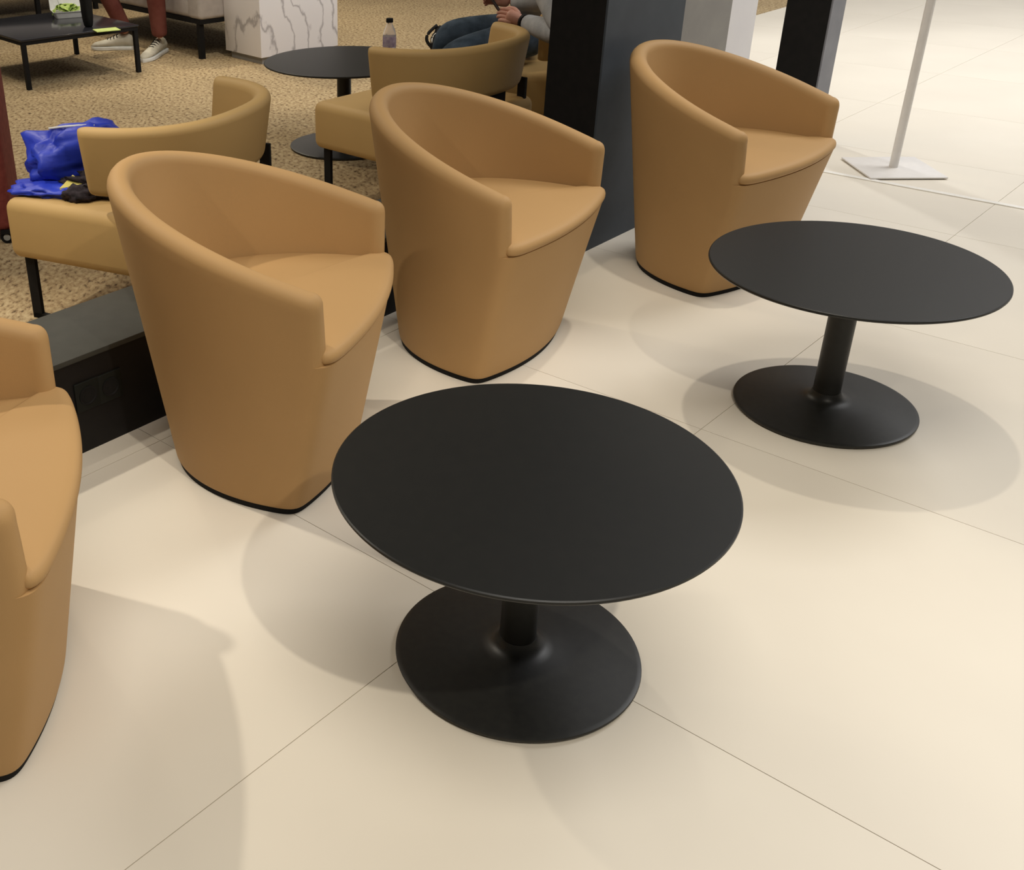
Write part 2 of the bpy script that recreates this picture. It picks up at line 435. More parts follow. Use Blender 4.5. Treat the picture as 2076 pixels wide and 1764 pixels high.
ZS = 0.466       # seam height
def make_chair(label):
    root = thing('tub_armchair', label, 'armchair', group='tan tub armchairs')
    P0, NF, _ = section(0.0)
    xc = section(ZS)[2]
    K = len(P0)
    # --- base
    mb = MB()
    cen = np.array([-0.18, 0])
    ring = lambda P, k, z: [(*(cen + (p - cen) * k) * S, z * S) for p in P]
    mb.grid([ring(P0, 0.984, 0.0), ring(P0, 0.986, 0.026)], closed_u=True)
    mb.fan(ring(P0, 0.984, 0.0), (cen[0] * S, 0, 0)); mb.fan(ring(P0, 0.986, 0.026), (cen[0] * S, 0, 0.026 * S))
    mb.build('base_plate', BLACK, root, smooth=True, angle=0.7)
    # --- shell
    mb = MB()
    zs = [0.019, 0.022, 0.028] + list(np.linspace(0.05, ZS, 12))
    secs = [section(z)[0] for z in zs]
    secs[0] = cen + (secs[0] - cen) * 0.990
    secs[1] = cen + (secs[1] - cen) * 0.997
    mb.grid([[(*p * S, z * S) for p in Q] for Q, z in zip(secs, zs)], closed_u=True)
    top = secs[-1]
    Pin = cen + (top - cen) * 0.985
    mb.grid([[(*p * S, ZS * S) for p in top], [(*p * S, (ZS + 0.001) * S) for p in Pin]], closed_u=True)
    mb.fan([(*p * S, (ZS + 0.001) * S) for p in Pin], (cen[0] * S, 0, (ZS + 0.001) * S))
    mb.fan([(*p * S, zs[0] * S) for p in secs[0]], (cen[0] * S, 0, zs[0] * S))
    r = TH / 2
    k0 = next(k for k in range(5, K) if top[k][0] < xc - 0.030)
    cols = list(range(k0, K - k0 + 1))
    za, kk = 0.6764, 0.294
    NZ, NR = 9, 10
    prof = []
    def sec_at(z, cache={}):
        key = round(z, 4)
        if key not in cache: cache[key] = section(key)[0]
        return cache[key]
    Pm = sec_at(0.65)
    def column(k):
        # rim height on the slanted plane, solved on the tapering surface
        z = 0.7
        for _ in range(12): z = za - kk * sec_at(z)[k][0]
        zr = z
        tg = Pm[(k + 1) % K] - Pm[k - 1]; tg /= np.linalg.norm(tg)
        nin = np.array([-tg[1], tg[0]])
        if nin @ (np.array([-0.15, 0]) - Pm[k]) < 0: nin = -nin
        pts = []      # (lateral l, z, outer point)
        for i in range(NZ + 1):
            z = ZS + (zr - r - ZS) * i / NZ
            pts.append((0.0, z, sec_at(z)[k]))
        o = sec_at(zr - r)[k]
        for i in range(1, NR):
            a = PI * i / NR
            pts.append((r * (1 - math.cos(a)), zr - r + r * math.sin(a), o))
        for i in range(NZ + 1):
            z = zr - r + (ZS - 0.01 - zr + r) * i / NZ
            pts.append((TH, z, sec_at(max(z, 0.4))[k]))
        return pts, nin, tg, zr
    data = [column(k) for k in cols]
    rows = []
    def place(pts, nin, zr, b=0.0, fwd=np.zeros(2)):
        row = []
        for l, z, o in pts:
            l2 = r + (l - r) * math.cos(b)
            z2 = z
            zb = zr - 2.2 * r
            if z > zb: z2 = zb + (z - zb) * (1 - 0.42 * (1 - math.cos(b)))
            q = o + nin * l2 + fwd * 1.0
            row.append((q[0] * S, q[1] * S, z2 * S))
        return row
    NE = 6
    pts, nin, tg, zr = data[0]
    for e in range(NE, 0, -1):
        b = PI / 2 * e / NE
        rows.append(place(pts, nin, zr, b, -tg * r * math.sin(b)))
    for pts, nin, tg, zr in data: rows.append(place(pts, nin, zr))
    pts, nin, tg, zr = data[-1]
    for e in range(1, NE + 1):
        b = PI / 2 * e / NE
        rows.append(place(pts, nin, zr, b, tg * r * math.sin(b)))
    mb.grid(rows)
    mb.build('shell', TAN, root, smooth=True, angle=1.2)
    # --- seat cushion
    mb = MB()
    sc = sec_at(0.478)
    out = []
    for k in range(K):
        tg = sc[(k + 1) % K] - sc[k - 1]; tg /= np.linalg.norm(tg)
        nin = np.array([-tg[1], tg[0]])
        if nin @ (np.array([-0.15, 0]) - sc[k]) < 0: nin = -nin
        if sc[k][0] > xc + 0.002: out.append(sc[k] - nin * 0.006)
        elif sc[k][0] > xc - 0.022: out.append(sc[k] - nin * 0.001)
        elif k0 <= k <= K - k0: out.append(sc[k] + nin * (TH - 0.004))
    out = np.array(out)
    # resample evenly and round the shape a little
    def resample(P, n):
        Q = np.vstack([P, P[:1]]); d = np.r_[0, np.cumsum(np.hypot(*np.diff(Q, axis=0).T))]
        s = np.linspace(0, d[-1], n, endpoint=False)
        return np.c_[np.interp(s, d, Q[:, 0]), np.interp(s, d, Q[:, 1])]
    out = resample(out, 150)
    for _ in range(3): out = 0.5 * out + 0.25 * (np.roll(out, 1, 0) + np.roll(out, -1, 0))
    c2 = np.array([-0.12, 0.0])
    def cr(inset, z):
        res = []
        for p in out:
            d = p - c2; L = np.linalg.norm(d); res.append((*(c2 + d * (1 - inset / L)) * S, z * S))
        return res
    mb.grid([cr(0.02, ZS + 0.0035), cr(0.006, ZS + 0.004), cr(0.0, ZS + 0.012), cr(0.0, ZS + 0.022), cr(0.004, ZS + 0.031), cr(0.013, ZS + 0.037),
             cr(0.03, ZS + 0.0405), cr(0.08, ZS + 0.045), cr(0.16, ZS + 0.049)], closed_u=True)
    mb.fan(cr(0.02, ZS + 0.0035), (c2[0] * S, 0, (ZS + 0.0035) * S)); mb.fan(cr(0.16, ZS + 0.049), (c2[0] * S, 0, (ZS + 0.051) * S))
    mb.build('seat_cushion', TAN, root, smooth=True)
    return root

chairs = [((0.0087, 2.371), -15.47, 'tan tub armchair backed by the lounge chair holding a blue bag'),
          ((0.6091, 2.9667), -35.57, 'tan tub armchair against the plinth beside the thick dark pillar'),
          ((1.4830, 3.5156), -47.87, 'tan tub armchair standing before the grey and white wall panels'),
          ((-0.572, 1.605), 7.66, 'tan tub armchair past the power sockets, at the plinth end away from the pillar')]
proto = make_chair(chairs[0][2])
for i, ((x, y), a, lab) in enumerate(chairs):
    o = proto if i == 0 else copy_tree(proto)
    o.location = (x, y, 0); o.rotation_euler = (0, 0, math.radians(a)); o['label'] = lab

# ------------------------------------------------------------------ round pedestal tables
def round_table(label, x, y, R=0.35, h=0.4066, rb=0.2314, knob=False):
    t = thing('pedestal_table', label, 'table', (x, y, 0), 0, 'round black pedestal tables')
    mb = MB()
    mb.lathe([(0.0, h - 0.011), (R - 0.012, h - 0.011), (R - 0.002, h - 0.008), (R, h - 0.005), (R - 0.0005, h - 0.0015), (R - 0.003, h), (R * 0.5, h), (0.0, h)], 128)
    mb.build('table_top', BLACKTOP, t, smooth=True, angle=0.5)
    mb = MB()
    mb.lathe([(0.0, 0.0), (rb - 0.010, 0.0), (rb - 0.002, 0.004), (rb, 0.008), (rb - 0.001, 0.011), (rb - 0.006, 0.0125), (rb - 0.010, 0.0128), (rb * 0.75, 0.018), (rb * 0.5, 0.0225), (rb * 0.30, 0.026),
              (0.056, 0.0285), (0.046, 0.033), (0.039, 0.041), (0.0355, 0.052), (0.0, 0.052)], 96)
    mb.build('base', BLACKSTEEL, t, smooth=True, angle=0.9)
    mb = MB()
    mb.lathe([(0.0, 0.045), (0.0345, 0.045), (0.0345, h - 0.03), (0.0345, h - 0.012), (0.0, h - 0.012)], 48)
    mb.build('column', BLACKSTEEL, t, smooth=True, angle=0.6)
    mb = MB()
    mb.lathe([(0.0, h - 0.0165), (0.11, h - 0.0165), (0.11, h - 0.0105), (0.0, h - 0.0105)], 40)
    mb.build('mounting_plate', BLACKSTEEL, t, smooth=True, angle=0.6)
    return t
round_table('low round black table ringed by three tan tub armchairs', 0.3681, 1.6076)
round_table('low round black table in front of the armchair by the wall panels', 1.3613, 2.5611)
bt = round_table('round black table on the cork floor holding a plastic bottle', 0.154, 5.326, 0.385, 0.416, 0.27)
mb = MB(); kx = 0.055
mb.lathe([(0.0, 0.20), (0.022, 0.202), (0.028, 0.212), (0.028, 0.235), (0.022, 0.245), (0.0, 0.247)], 20, 0.058, 0.0)
mb.build('clamp_knob', BLACK, bt, smooth=True)

# ------------------------------------------------------------------ lounge chairs behind the plinth
def lounge_chair(label, x, y, facing):
    t = thing('lounge_chair', label, 'chair', (x, y, 0), facing, 'low tan lounge chairs on the cork floor')
    HW, BD = 0.345, 0.35          # half width, depth of the wrap behind the arm ends; +X is the front
    rbox(-0.315, 0.305, -HW, HW, 0.218, 0.412, 0.035, 5).build('seat', TAN2, t, smooth=True)
    mb = MB()
    n = 40; th = 0.058; z0, z1, r = 0.470, 0.678, 0.026
    path = []
    for k in range(n + 1):
        a = -PI / 2 + PI * k / n
        e = 2 / 2.5
        path.append(np.array([-BD * abs(math.cos(a)) ** e, (HW + 0.012) * math.copysign(abs(math.sin(a)) ** e, math.sin(a))]))
    P = np.array(path)
    P = P[P[:, 0] < -0.068]
    for _ in range(2): P[1:-1] = 0.5 * P[1:-1] + 0.25 * (P[:-2] + P[2:])
    prof = []
    for cl, cz, a0 in ((th - r, z1 - r, 0), (r, z1 - r, PI / 2), (r, z0 + r, PI), (th - r, z0 + r, 1.5 * PI)):
        for k in range(6):
            a = a0 + PI / 2 * k / 5
            prof.append((cl + r * math.cos(a), cz + r * math.sin(a)))
    rows = []
    m = len(P)
    def mk(i, b=0.0, off=0.0):
        tg = P[min(i + 1, m - 1)] - P[max(i - 1, 0)]; tg /= np.linalg.norm(tg)
        nout = np.array([tg[1], -tg[0]])
        if nout @ (P[i] - np.array([0.1, 0])) < 0: nout = -nout
        row = []
        for l, z in prof:
            l2 = th / 2 + (l - th / 2) * math.cos(b)
            zc = (z0 + z1) / 2; z2 = zc + (z - zc) * (1 - 0.10 * (1 - math.cos(b)))
            lean = 0.16 * (z - z0)
            q = P[i] + nout * (l2 - th * 0.5 + lean - 0.015) + tg * off
            row.append((q[0], q[1], z2))
        return row
    for e in range(5, 0, -1):
        b = PI / 2 * e / 5; rows.append(mk(0, b, -th / 2 * math.sin(b)))
    rows += [mk(i) for i in range(m)]
    for e in range(1, 6):
        b = PI / 2 * e / 5; rows.append(mk(m - 1, b, th / 2 * math.sin(b)))
    mb.grid(rows, closed_u=True)
    mb.build('backrest', TAN2, t, smooth=True)
    # posts that carry the band, hidden behind the seat, and the two flat-bar sled legs
    for s in (-1, 1):
        mb = MB(); y0 = s * (HW - 0.045)
        a, b = min(y0, y0 - s * 0.014), max(y0, y0 - s * 0.014)
        mb.box(0.245, 0.282, a, b, 0.0, 0.232); mb.box(-0.30, -0.263, a, b, 0.0, 0.49)
        mb.box(-0.30, 0.282, a, b, 0.0, 0.018)
        mb.build('leg_frame', BLACK, t)
    mb = MB(); mb.box(-0.345, -0.315, -0.10, 0.10, 0.30, 0.52); mb.build('back_bracket', BLACK, t)
    return t
lcA = lounge_chair('tan lounge chair holding a blue bag beside the red suitcase', -0.545, 3.42, math.radians(153))
lcB = lounge_chair('empty tan lounge chair between round table and dark pillar', 0.455, 4.51, math.radians(133))
lcC = lounge_chair('tan lounge chair on which a person in a grey jumper sits', 1.10, 5.27, math.radians(156))

# ------------------------------------------------------------------ white stand on the tiles
st = thing('sign_stand', 'white metal pole stand on a square base plate', 'stand', (2.595, 4.735, 0), math.radians(-3))
mb = MB(); mb.box(-0.165, 0.165, -0.165, 0.165, 0.004, 0.011); mb.build('base_plate', STANDM, st, bevel=0.002)
mb = MB(); mb.box(-0.155, 0.155, -0.155, 0.155, 0.0, 0.004); mb.build('rubber_pad', BLACK, st)
mb = MB(); mb.lathe([(0.0, 0.011), (0.0185, 0.011), (0.0185, 1.50), (0.0, 1.50)], 24); mb.build('pole', STANDM, st, smooth=True, angle=0.7)
mb = MB(); mb.lathe([(0.0, 1.50), (0.021, 1.50), (0.021, 1.53), (0.0, 1.535)], 24); mb.build('cap', GREYHUB, st, smooth=True, angle=0.7)

# ------------------------------------------------------------------ marble counter
mc = thing('marble_counter', 'white veined marble counter block behind the round table', 'counter', (-0.335, 7.42, 0), math.radians(38))
mb = MB(); mb.box(0, 0.66, 0, 0.42, 0.045, 1.05); mb.build('block', MARBLE, mc, bevel=0.002)
mb = MB(); mb.box(0.02, 0.64, 0.02, 0.38, 0.0, 0.045); mb.build('kick', GREYP, mc)

# ------------------------------------------------------------------ pale sofa
A38 = math.radians(38)
sf = thing('sofa', 'pale grey sofa on a black metal frame beside the marble counter', 'sofa', (-0.756, 7.69, 0), A38)
# local: +X runs away from the sitter's shins (depth), +Y along the front edge
rbox(-0.02, 0.86, 0.0, 1.9, 0.255, 0.43, 0.04).build('seat', SOFAF, sf, smooth=True)
rbox(0.66, 0.88, 0.0, 1.9, 0.40, 0.80, 0.05).build('backrest', SOFAF, sf, smooth=True)
rbox(-0.025, 0.87, -0.045, 0.115, 0.258, 0.62, 0.03).build('armrest', SOFAF, sf, smooth=True)
mb = MB(); mb.box(-0.02, 0.87, -0.035, 1.9, 0.232, 0.26); mb.build('frame', BLACK, sf)
for (lx, ly) in ((0.0, 0.0), (0.83, 0.0), (0.0, 1.84), (0.83, 1.84)):
    mb = MB(); mb.box(lx - 0.018, lx + 0.018, ly - 0.018, ly + 0.018, 0.0, 0.24); mb.build('leg', BLACK, sf)

# ------------------------------------------------------------------ black coffee table
ct = thing('coffee_table', 'black rectangular coffee table with slim square legs on cork floor', 'table', (-1.748, 6.80, 0), A38)
CW, CD, CH = 0.774, 0.87, 0.30
mb = MB(); mb.box(-0.02, CW + 0.02, -0.02, CD + 0.02, CH - 0.012, CH); mb.build('top', TABLESHEEN, ct, bevel=0.002)
mb = MB(); mb.box(-0.015, CW + 0.015, -0.015, CD + 0.015, CH - 0.034, CH - 0.012); mb.build('frame', BLACK, ct)
for (lx, ly) in ((0, 0), (CW, 0), (0, CD), (CW, CD)):
    mb = MB(); mb.box(lx - 0.0135, lx + 0.0135, ly - 0.0135, ly + 0.0135, 0, CH - 0.03); mb.build('leg', BLACK, ct)

# black sofa beyond the coffee table
p = at(79, 32)
bs = thing('sofa', 'black sofa on slim legs standing beyond the coffee table', 'sofa', (p[0], p[1], 0), A38)
rbox(-1.2, 0.62, -0.03, 0.80, 0.18, 0.42, 0.04).build('seat', BLACK, bs, smooth=True)
rbox(-1.2, 0.62, 0.60, 0.82, 0.38, 0.78, 0.05).build('backrest', BLACK, bs, smooth=True)
for (lx, ly) in ((0, 0), (0.55, 0.0), (0.55, 0.72), (-1.1, 0.0), (-1.1, 0.72)):
    mb = MB(); mb.box(lx - 0.018, lx + 0.018, ly - 0.018, ly + 0.018, 0.0, 0.20); mb.build('leg', BLACK, bs)

# ------------------------------------------------------------------ things on the coffee table
def rot2(x, y, a): return (x * math.cos(a) - y * math.sin(a), x * math.sin(a) + y * math.cos(a))
p = at(138, 34, CH)
sb = thing('salad_box', 'open white takeaway box of green salad on the coffee table', 'food box', (p[0], p[1], CH + 0.0005), math.radians(20))
mb = MB()
def rr(hx, hy, z, n=6, r=0.015):
    pts = []
    for cx, cy, a0 in ((hx - r, hy - r, 0), (-hx + r, hy - r, PI / 2), (-hx + r, -hy + r, PI), (hx - r, -hy + r, 1.5 * PI)):
        for k in range(n): a = a0 + PI / 2 * k / (n - 1); pts.append((cx + r * math.cos(a), cy + r * math.sin(a), z))
    return pts
mb.grid([rr(0.085, 0.06, 0.0), rr(0.10, 0.075, 0.042), rr(0.104, 0.079, 0.043), rr(0.104, 0.079, 0.040), rr(0.098, 0.073, 0.040), rr(0.082, 0.057, 0.004)], closed_u=True)
mb.fan(rr(0.085, 0.06, 0.0), (0, 0, 0)); mb.fan(rr(0.082, 0.057, 0.004), (0, 0, 0.004))
mb.build('tray', PAPERW, sb, smooth=True, angle=0.6)
mb = MB()
mb.add([(-0.104, 0.079, 0.042), (0.104, 0.079, 0.042), (0.10, 0.12, 0.13), (-0.10, 0.12, 0.13), (-0.104, 0.082, 0.042), (0.104, 0.082, 0.042), (0.10, 0.123, 0.13), (-0.10, 0.123, 0.13)],
       [(0, 1, 2, 3), (7, 6, 5, 4), (0, 4, 5, 1), (2, 6, 7, 3), (0, 3, 7, 4), (1, 5, 6, 2)])
mb.build('lid', PAPERW, sb)
rnd = random.Random(3)
lf = MB()
n = 6
for k in range(n + 1):
    pass
rows = []
for i in range(5):
    rows.append([(0.022 * (i - 2) * (1 - 0.3 * abs(j - 2) / 2), 0.012 * (j - 2), 0.006 * math.sin(i * 2.1 + j) + 0.01 - 0.002 * (i - 2) ** 2) for j in range(5)])
lf.grid(rows)
first = None
for k in range(16):
    loc = (rnd.uniform(-0.07, 0.07), rnd.uniform(-0.045, 0.045), 0.034 + rnd.uniform(0, 0.03))
    if first is None:
        o = lf.build('leaf', LEAF, sb, loc, 0, smooth=True); first = o
    else:
        o = link('leaf', first.data, None, sb, loc)
    o.rotation_euler = (rnd.uniform(-0.7, 0.7), rnd.uniform(-0.7, 0.7), rnd.uniform(0, 6.28))
mb = MB(); mb.tube([(-0.03, 0.01, 0.03), (-0.05, 0.03, 0.10), (-0.062, 0.045, 0.17)], [0.006, 0.003, 0.0035], 8); mb.build('fork', PAPERW, sb, smooth=True)
p = at(216, 61, CH)
mb = MB(); mb.box(-0.075, 0.075, -0.055, 0.055, 0.0, 0.004)
tag(mb.build('paper_napkin', LIME, None, (p[0], p[1], CH), math.radians(25)), 'lime green paper napkin at the coffee table edge', 'napkin')

def blob(name, m, parent, c, ax, seed, amp=0.12, flat=0.35, rz=0.0, n=28, pw=1.0, loc=None, freq=2.3):
    """crumpled cloth-like lump with a flat underside"""
    from mathutils import noise
    mb = MB(); rows = []
    for i in range(n // 2 + 1):
        th = PI * i / (n // 2); row = []
        for j in range(n):
            ph = 2 * PI * j / n
            d = Vector((math.sin(th) * math.cos(ph), math.sin(th) * math.sin(ph), math.cos(th)))
            k = 1 + amp * noise.noise(d * freq + Vector((seed, seed * 1.7, 0))) + amp * 0.6 * noise.noise(d * freq * 2.7 + Vector((0, seed, 3)))
            x, y, z = (math.copysign(abs(d.x) ** pw, d.x) * k * ax[0], math.copysign(abs(d.y) ** pw, d.y) * k * ax[1], d.z * k * ax[2])
            z = max(z, -ax[2] * flat)
            x, y = rot2(x, y, rz)
            row.append((c[0] + x, c[1] + y, c[2] + z))
        rows.append(row)
    mb.grid(rows, closed_u=True)
    return mb.build(name, m, parent, loc, smooth=True)

# dark bag standing on the coffee table edge
p = at(178, 56, CH)
hb = thing('handbag', 'tall black bag standing on the coffee table', 'bag', (p[0], p[1] + 0.03, CH), A38)
blob('bag_body', BLACK, hb, (0, 0, 0.13), (0.032, 0.042, 0.15), 2.0, 0.08, 0.866, pw=0.7)
mb = MB(); mb.tube([(0, 0.028 * math.cos(a), 0.25 + 0.10 * math.sin(a)) for a in np.linspace(0, PI, 14)], 0.006, 8); mb.build('handle', BLACK, hb, smooth=True)

# ------------------------------------------------------------------ blue bag and black scarf on the lounge chair
p = at(114, 386, 0.412)
bb = thing('drawstring_bag', 'royal blue nylon bag slumped on the lounge chair seat', 'bag', (p[0], p[1], 0.412))
blob('bag_body', BLUEN, bb, (0.055, 0.10, 0.085), (0.155, 0.095, 0.10), 5.3, 0.30, 0.80, rz=0.35, n=48, pw=0.62, freq=1.7)
blob('bag_skirt', BLUEN, bb, (-0.01, -0.02, 0.014), (0.13, 0.075, 0.022), 8.1, 0.30, 0.63, rz=-0.25, n=36)
mb = MB(); mb.tube([(-0.01, 0.05, 0.184), (0.03, 0.05, 0.188), (0.08, 0.055, 0.190), (0.13, 0.07, 0.186)], 0.0035, 8); mb.build('drawstring', PAPERW, bb, smooth=True)
mb = MB(); mb.add([(0.03, -0.075, 0.030), (0.115, -0.06, 0.034), (0.06, -0.01, 0.052), (0.03, -0.078, 0.012), (0.115, -0.063, 0.012), (0.06, -0.01, 0.012)], [(0, 1, 2), (5, 4, 3), (0, 3, 4, 1), (1, 4, 5, 2), (2, 5, 3, 0)])
mb.build('lining', YELLOWN, bb)
p = at(198, 408, 0.412)
sc_ = thing('scarf', 'black woollen scarf bunched beside the blue bag', 'scarf', (p[0], p[1], 0.412))
blob('bunch', FUR, sc_, (0.03, 0.07, 0.026), (0.14, 0.075, 0.034), 1.4, 0.5, 0.76, rz=-0.3, n=44, freq=3.0)
blob('end', FUR, sc_, (-0.045, 0.02, 0.018), (0.06, 0.04, 0.026), 3.4, 0.4, 0.69, rz=0.2, n=28)

# ------------------------------------------------------------------ red suitcase
sx, sy, _ = at(28, 500)
su_ = thing('suitcase', 'dark red fabric suitcase on wheels beside the lounge chair', 'suitcase', (sx, sy + 0.03, 0), math.radians(4))
rbox(-0.40, 0.0, 0.0, 0.24, 0.045, 0.66, 0.035).build('case', REDF, su_, smooth=True)
rbox(-0.35, -0.05, -0.022, 0.02, 0.10, 0.40, 0.02).build('front_pocket', REDF, su_, smooth=True)
for (x, y) in ((-0.03, 0.02), (-0.37, 0.02), (-0.03, 0.22), (-0.37, 0.22)):
    w = MB(); w.v = []; 
    ring = lambda r, yy: [(x + r * math.cos(2 * PI * j / 20), yy, 0.026 + r * math.sin(2 * PI * j / 20)) for j in range(20)]
    w.grid([ring(0.014, y - 0.012), ring(0.026, y - 0.010), ring(0.026, y + 0.010), ring(0.014, y + 0.012)], closed_u=True)
    w.fan(ring(0.014, y - 0.012), (x, y - 0.012, 0.026)); w.fan(ring(0.014, y + 0.012), (x, y + 0.012, 0.026))
    wo = w.build('wheel', BLACK, su_, smooth=True, angle=0.7)
    h_ = MB(); h_.grid([ring(0.013, y - 0.0125), ring(0.013, y - 0.016)], closed_u=True); h_.fan(ring(0.013, y - 0.016), (x, y - 0.017, 0.026))
    h_.build('hub', GREYHUB, wo, smooth=True, angle=0.7)
    mb = MB(); mb.box(x - 0.02, x + 0.02, y - 0.02, y + 0.02, 0.040, 0.056); mb.build('wheel_housing', BLACK, su_)
mb = MB(); mb.tube([(-0.28, 0.12, 0.655), (-0.28, 0.12, 0.69), (-0.12, 0.12, 0.69), (-0.12, 0.12, 0.655)], 0.009, 8); mb.build('handle', BLACK, su_, smooth=True)

# ------------------------------------------------------------------ bottle on the far round table
p = at(790, 37, 0.616)
bo = thing('water_bottle', 'small clear plastic bottle with black cap on the round table', 'bottle', (p[0], p[1], 0.416))
mb = MB(); mb.lathe([(0.0, 0.0), (0.027, 0.0), (0.031, 0.006), (0.031, 0.05), (0.029, 0.06), (0.031, 0.07), (0.031, 0.125), (0.026, 0.148), (0.016, 0.168), (0.0135, 0.178), (0.0135, 0.184), (0.0, 0.184)], 32); mb.build('bottle_body', GLASS, bo, smooth=True, angle=0.9)
mb = MB(); mb.lathe([(0.0, 0.182), (0.0165, 0.182), (0.0165, 0.198), (0.015, 0.200), (0.0, 0.200)], 24); mb.build('cap', BLACK, bo, smooth=True, angle=0.6)
mb = MB(); mb.lathe([(0.0314, 0.072), (0.0318, 0.074), (0.0318, 0.118), (0.0314, 0.120)], 32); mb.build('label', mat('pale_label', (0.52, 0.42, 0.46), 0.6, (60, (0.32, 0.24, 0.34))), bo, smooth=True)

# ------------------------------------------------------------------ people
def skin(name, chains, m, parent=None, base=(0, 0, 0), sub=2, roots=None):
    """chains: list of [(point, radius), ...]; chains sharing a point are welded"""
    V = []; R = []; E = []; idx = {}
    rt = []
    for ch in chains:
        prev = None; start = None
        for (pt, r) in ch:
            key = tuple(round(float(c), 4) for c in pt)
            if key not in idx:
                idx[key] = len(V); V.append(tuple(float(a - b) for a, b in zip(pt, base))); R.append(r)
                new = True
            else: new = False
            i = idx[key]
            if prev is None:
                if new: rt.append(i)
            else: E.append((prev, i))
            prev = i
    me = bpy.data.meshes.new(name); me.from_pydata(V, E, []); me.update()
    o = link(name, me, m, parent, None)
    if parent is None: o.location = base
    md = o.modifiers.new('skin', 'SKIN'); md.use_smooth_shade = True; md.branch_smoothing = 0.3
    d = me.skin_vertices[0].data
    for i, r in enumerate(R):
        d[i].radius = r if isinstance(r, tuple) else (r, r); d[i].use_root = i in rt
    sm = o.modifiers.new('subdivision', 'SUBSURF'); sm.levels = sub; sm.render_levels = sub
    return o

def lerp(a, b, t): return tuple(a[i] + (b[i] - a[i]) * t for i in range(3))
def hand_chains(wrist, fwd, side, upv, sgn=1, curl=0.9):
    """palm and five fingers; fwd along the palm, side towards the thumb"""
    f, s, u = Vector(fwd).normalized(), Vector(side).normalized(), Vector(upv).normalized()
    w = Vector(wrist)
    ch = [[(w, 0.024), (w + f * 0.03, 0.03), (w + f * 0.065, 0.032), (w + f * 0.085, 0.026)]]
    for k, (off, L) in enumerate(((0.028, 0.070), (0.010, 0.080), (-0.009, 0.074), (-0.027, 0.058))):
        b0 = w + f * 0.075 + s * off; pts = [(w + f * 0.05 + s * off * 0.8, 0.011), (b0, 0.0105)]
        ang = 0.0; q = b0
        for seg in range(3):
            ang += curl * (0.6 if seg == 0 else 0.75)
            q = q + (f * math.cos(ang) - u * math.sin(ang)) * (L * (0.45, 0.32, 0.23)[seg])
            pts.append((q, 0.0095 - 0.001 * seg))
        ch.append(pts)
    t0 = w + f * 0.025 + s * 0.022
    ch.append([(t0, 0.013), (t0 + f * 0.028 + s * 0.022 - u * 0.006, 0.012), (t0 + f * 0.056 + s * 0.024 - u * 0.018, 0.010), (t0 + f * 0.075 + s * 0.014 - u * 0.028, 0.009)])
    return ch

def shoe(parent, base, heel, toe, name='shoe', cm=SHOEW):
    """sneaker: root part 'shoe' (upper) with sole and laces below it"""
    hx = Vector((*heel, 0)); tx = Vector((*toe, 0)); L = (tx - hx).length; a = math.atan2(tx.y - hx.y, tx.x - hx.x)
    def ringpts(x, hw, z0, z1, n=14):
        return [(x, hw * math.cos(2 * PI * j / n) * (1.0 if math.sin(2 * PI * j / n) < 0.2 else 0.86), (z0 + z1) / 2 + (z1 - z0) / 2 * math.sin(2 * PI * j / n)) for j in range(n)]
    st_ = [(0.0, 0.012, 0.03, 0.06), (0.03, 0.032, 0.018, 0.098), (0.10, 0.037, 0.018, 0.11), (0.25, 0.037, 0.018, 0.112), (0.40, 0.039, 0.018, 0.098), (0.58, 0.045, 0.018, 0.078), (0.78, 0.048, 0.018, 0.062), (0.92, 0.038, 0.018, 0.052), (1.0, 0.012, 0.02, 0.036)]
    mb = MB(); rows = [ringpts(x * L, hw, z0, z1) for x, hw, z0, z1 in st_]
    mb.grid(rows, closed_u=True); mb.fan(rows[0], (0, 0, 0.045)); mb.fan(rows[-1], (L, 0, 0.028))
    o = mb.build(name, cm, parent, (hx.x - base[0], hx.y - base[1], 0 - base[2]), a, smooth=True)
    mb = MB()
    def so(k, z):
        pts = [(x * L, hw * k) for x, hw, _, _ in st_]; lst = [(-0.006, 0)] + [(x, y) for x, y in pts] + [(L + 0.006, 0)] + [(x, -y) for x, y in reversed(pts)]
        return [(x, y, z) for x, y in lst]
    mb.grid([so(1.0, 0.0), so(1.10, 0.004), so(1.10, 0.022), so(1.0, 0.026)], closed_u=True); mb.fan(so(1.0, 0.0), (L / 2, 0, 0)); mb.fan(so(1.0, 0.026), (L / 2, 0, 0.026))
    mb.build('sole', PAPERW if cm is SHOEW else BLACK, o, smooth=True, angle=0.8)
    for k in range(4):
        x = L * (0.36 + 0.075 * k); z = 0.106 - 0.0095 * k
        mb = MB(); mb.tube([(x, -0.027, z - 0.018), (x + 0.004, -0.012, z), (x + 0.006, 0.012, z), (x, 0.027, z - 0.018)], 0.0032, 6); mb.build('lace', BLACK, o, smooth=True)
    return o

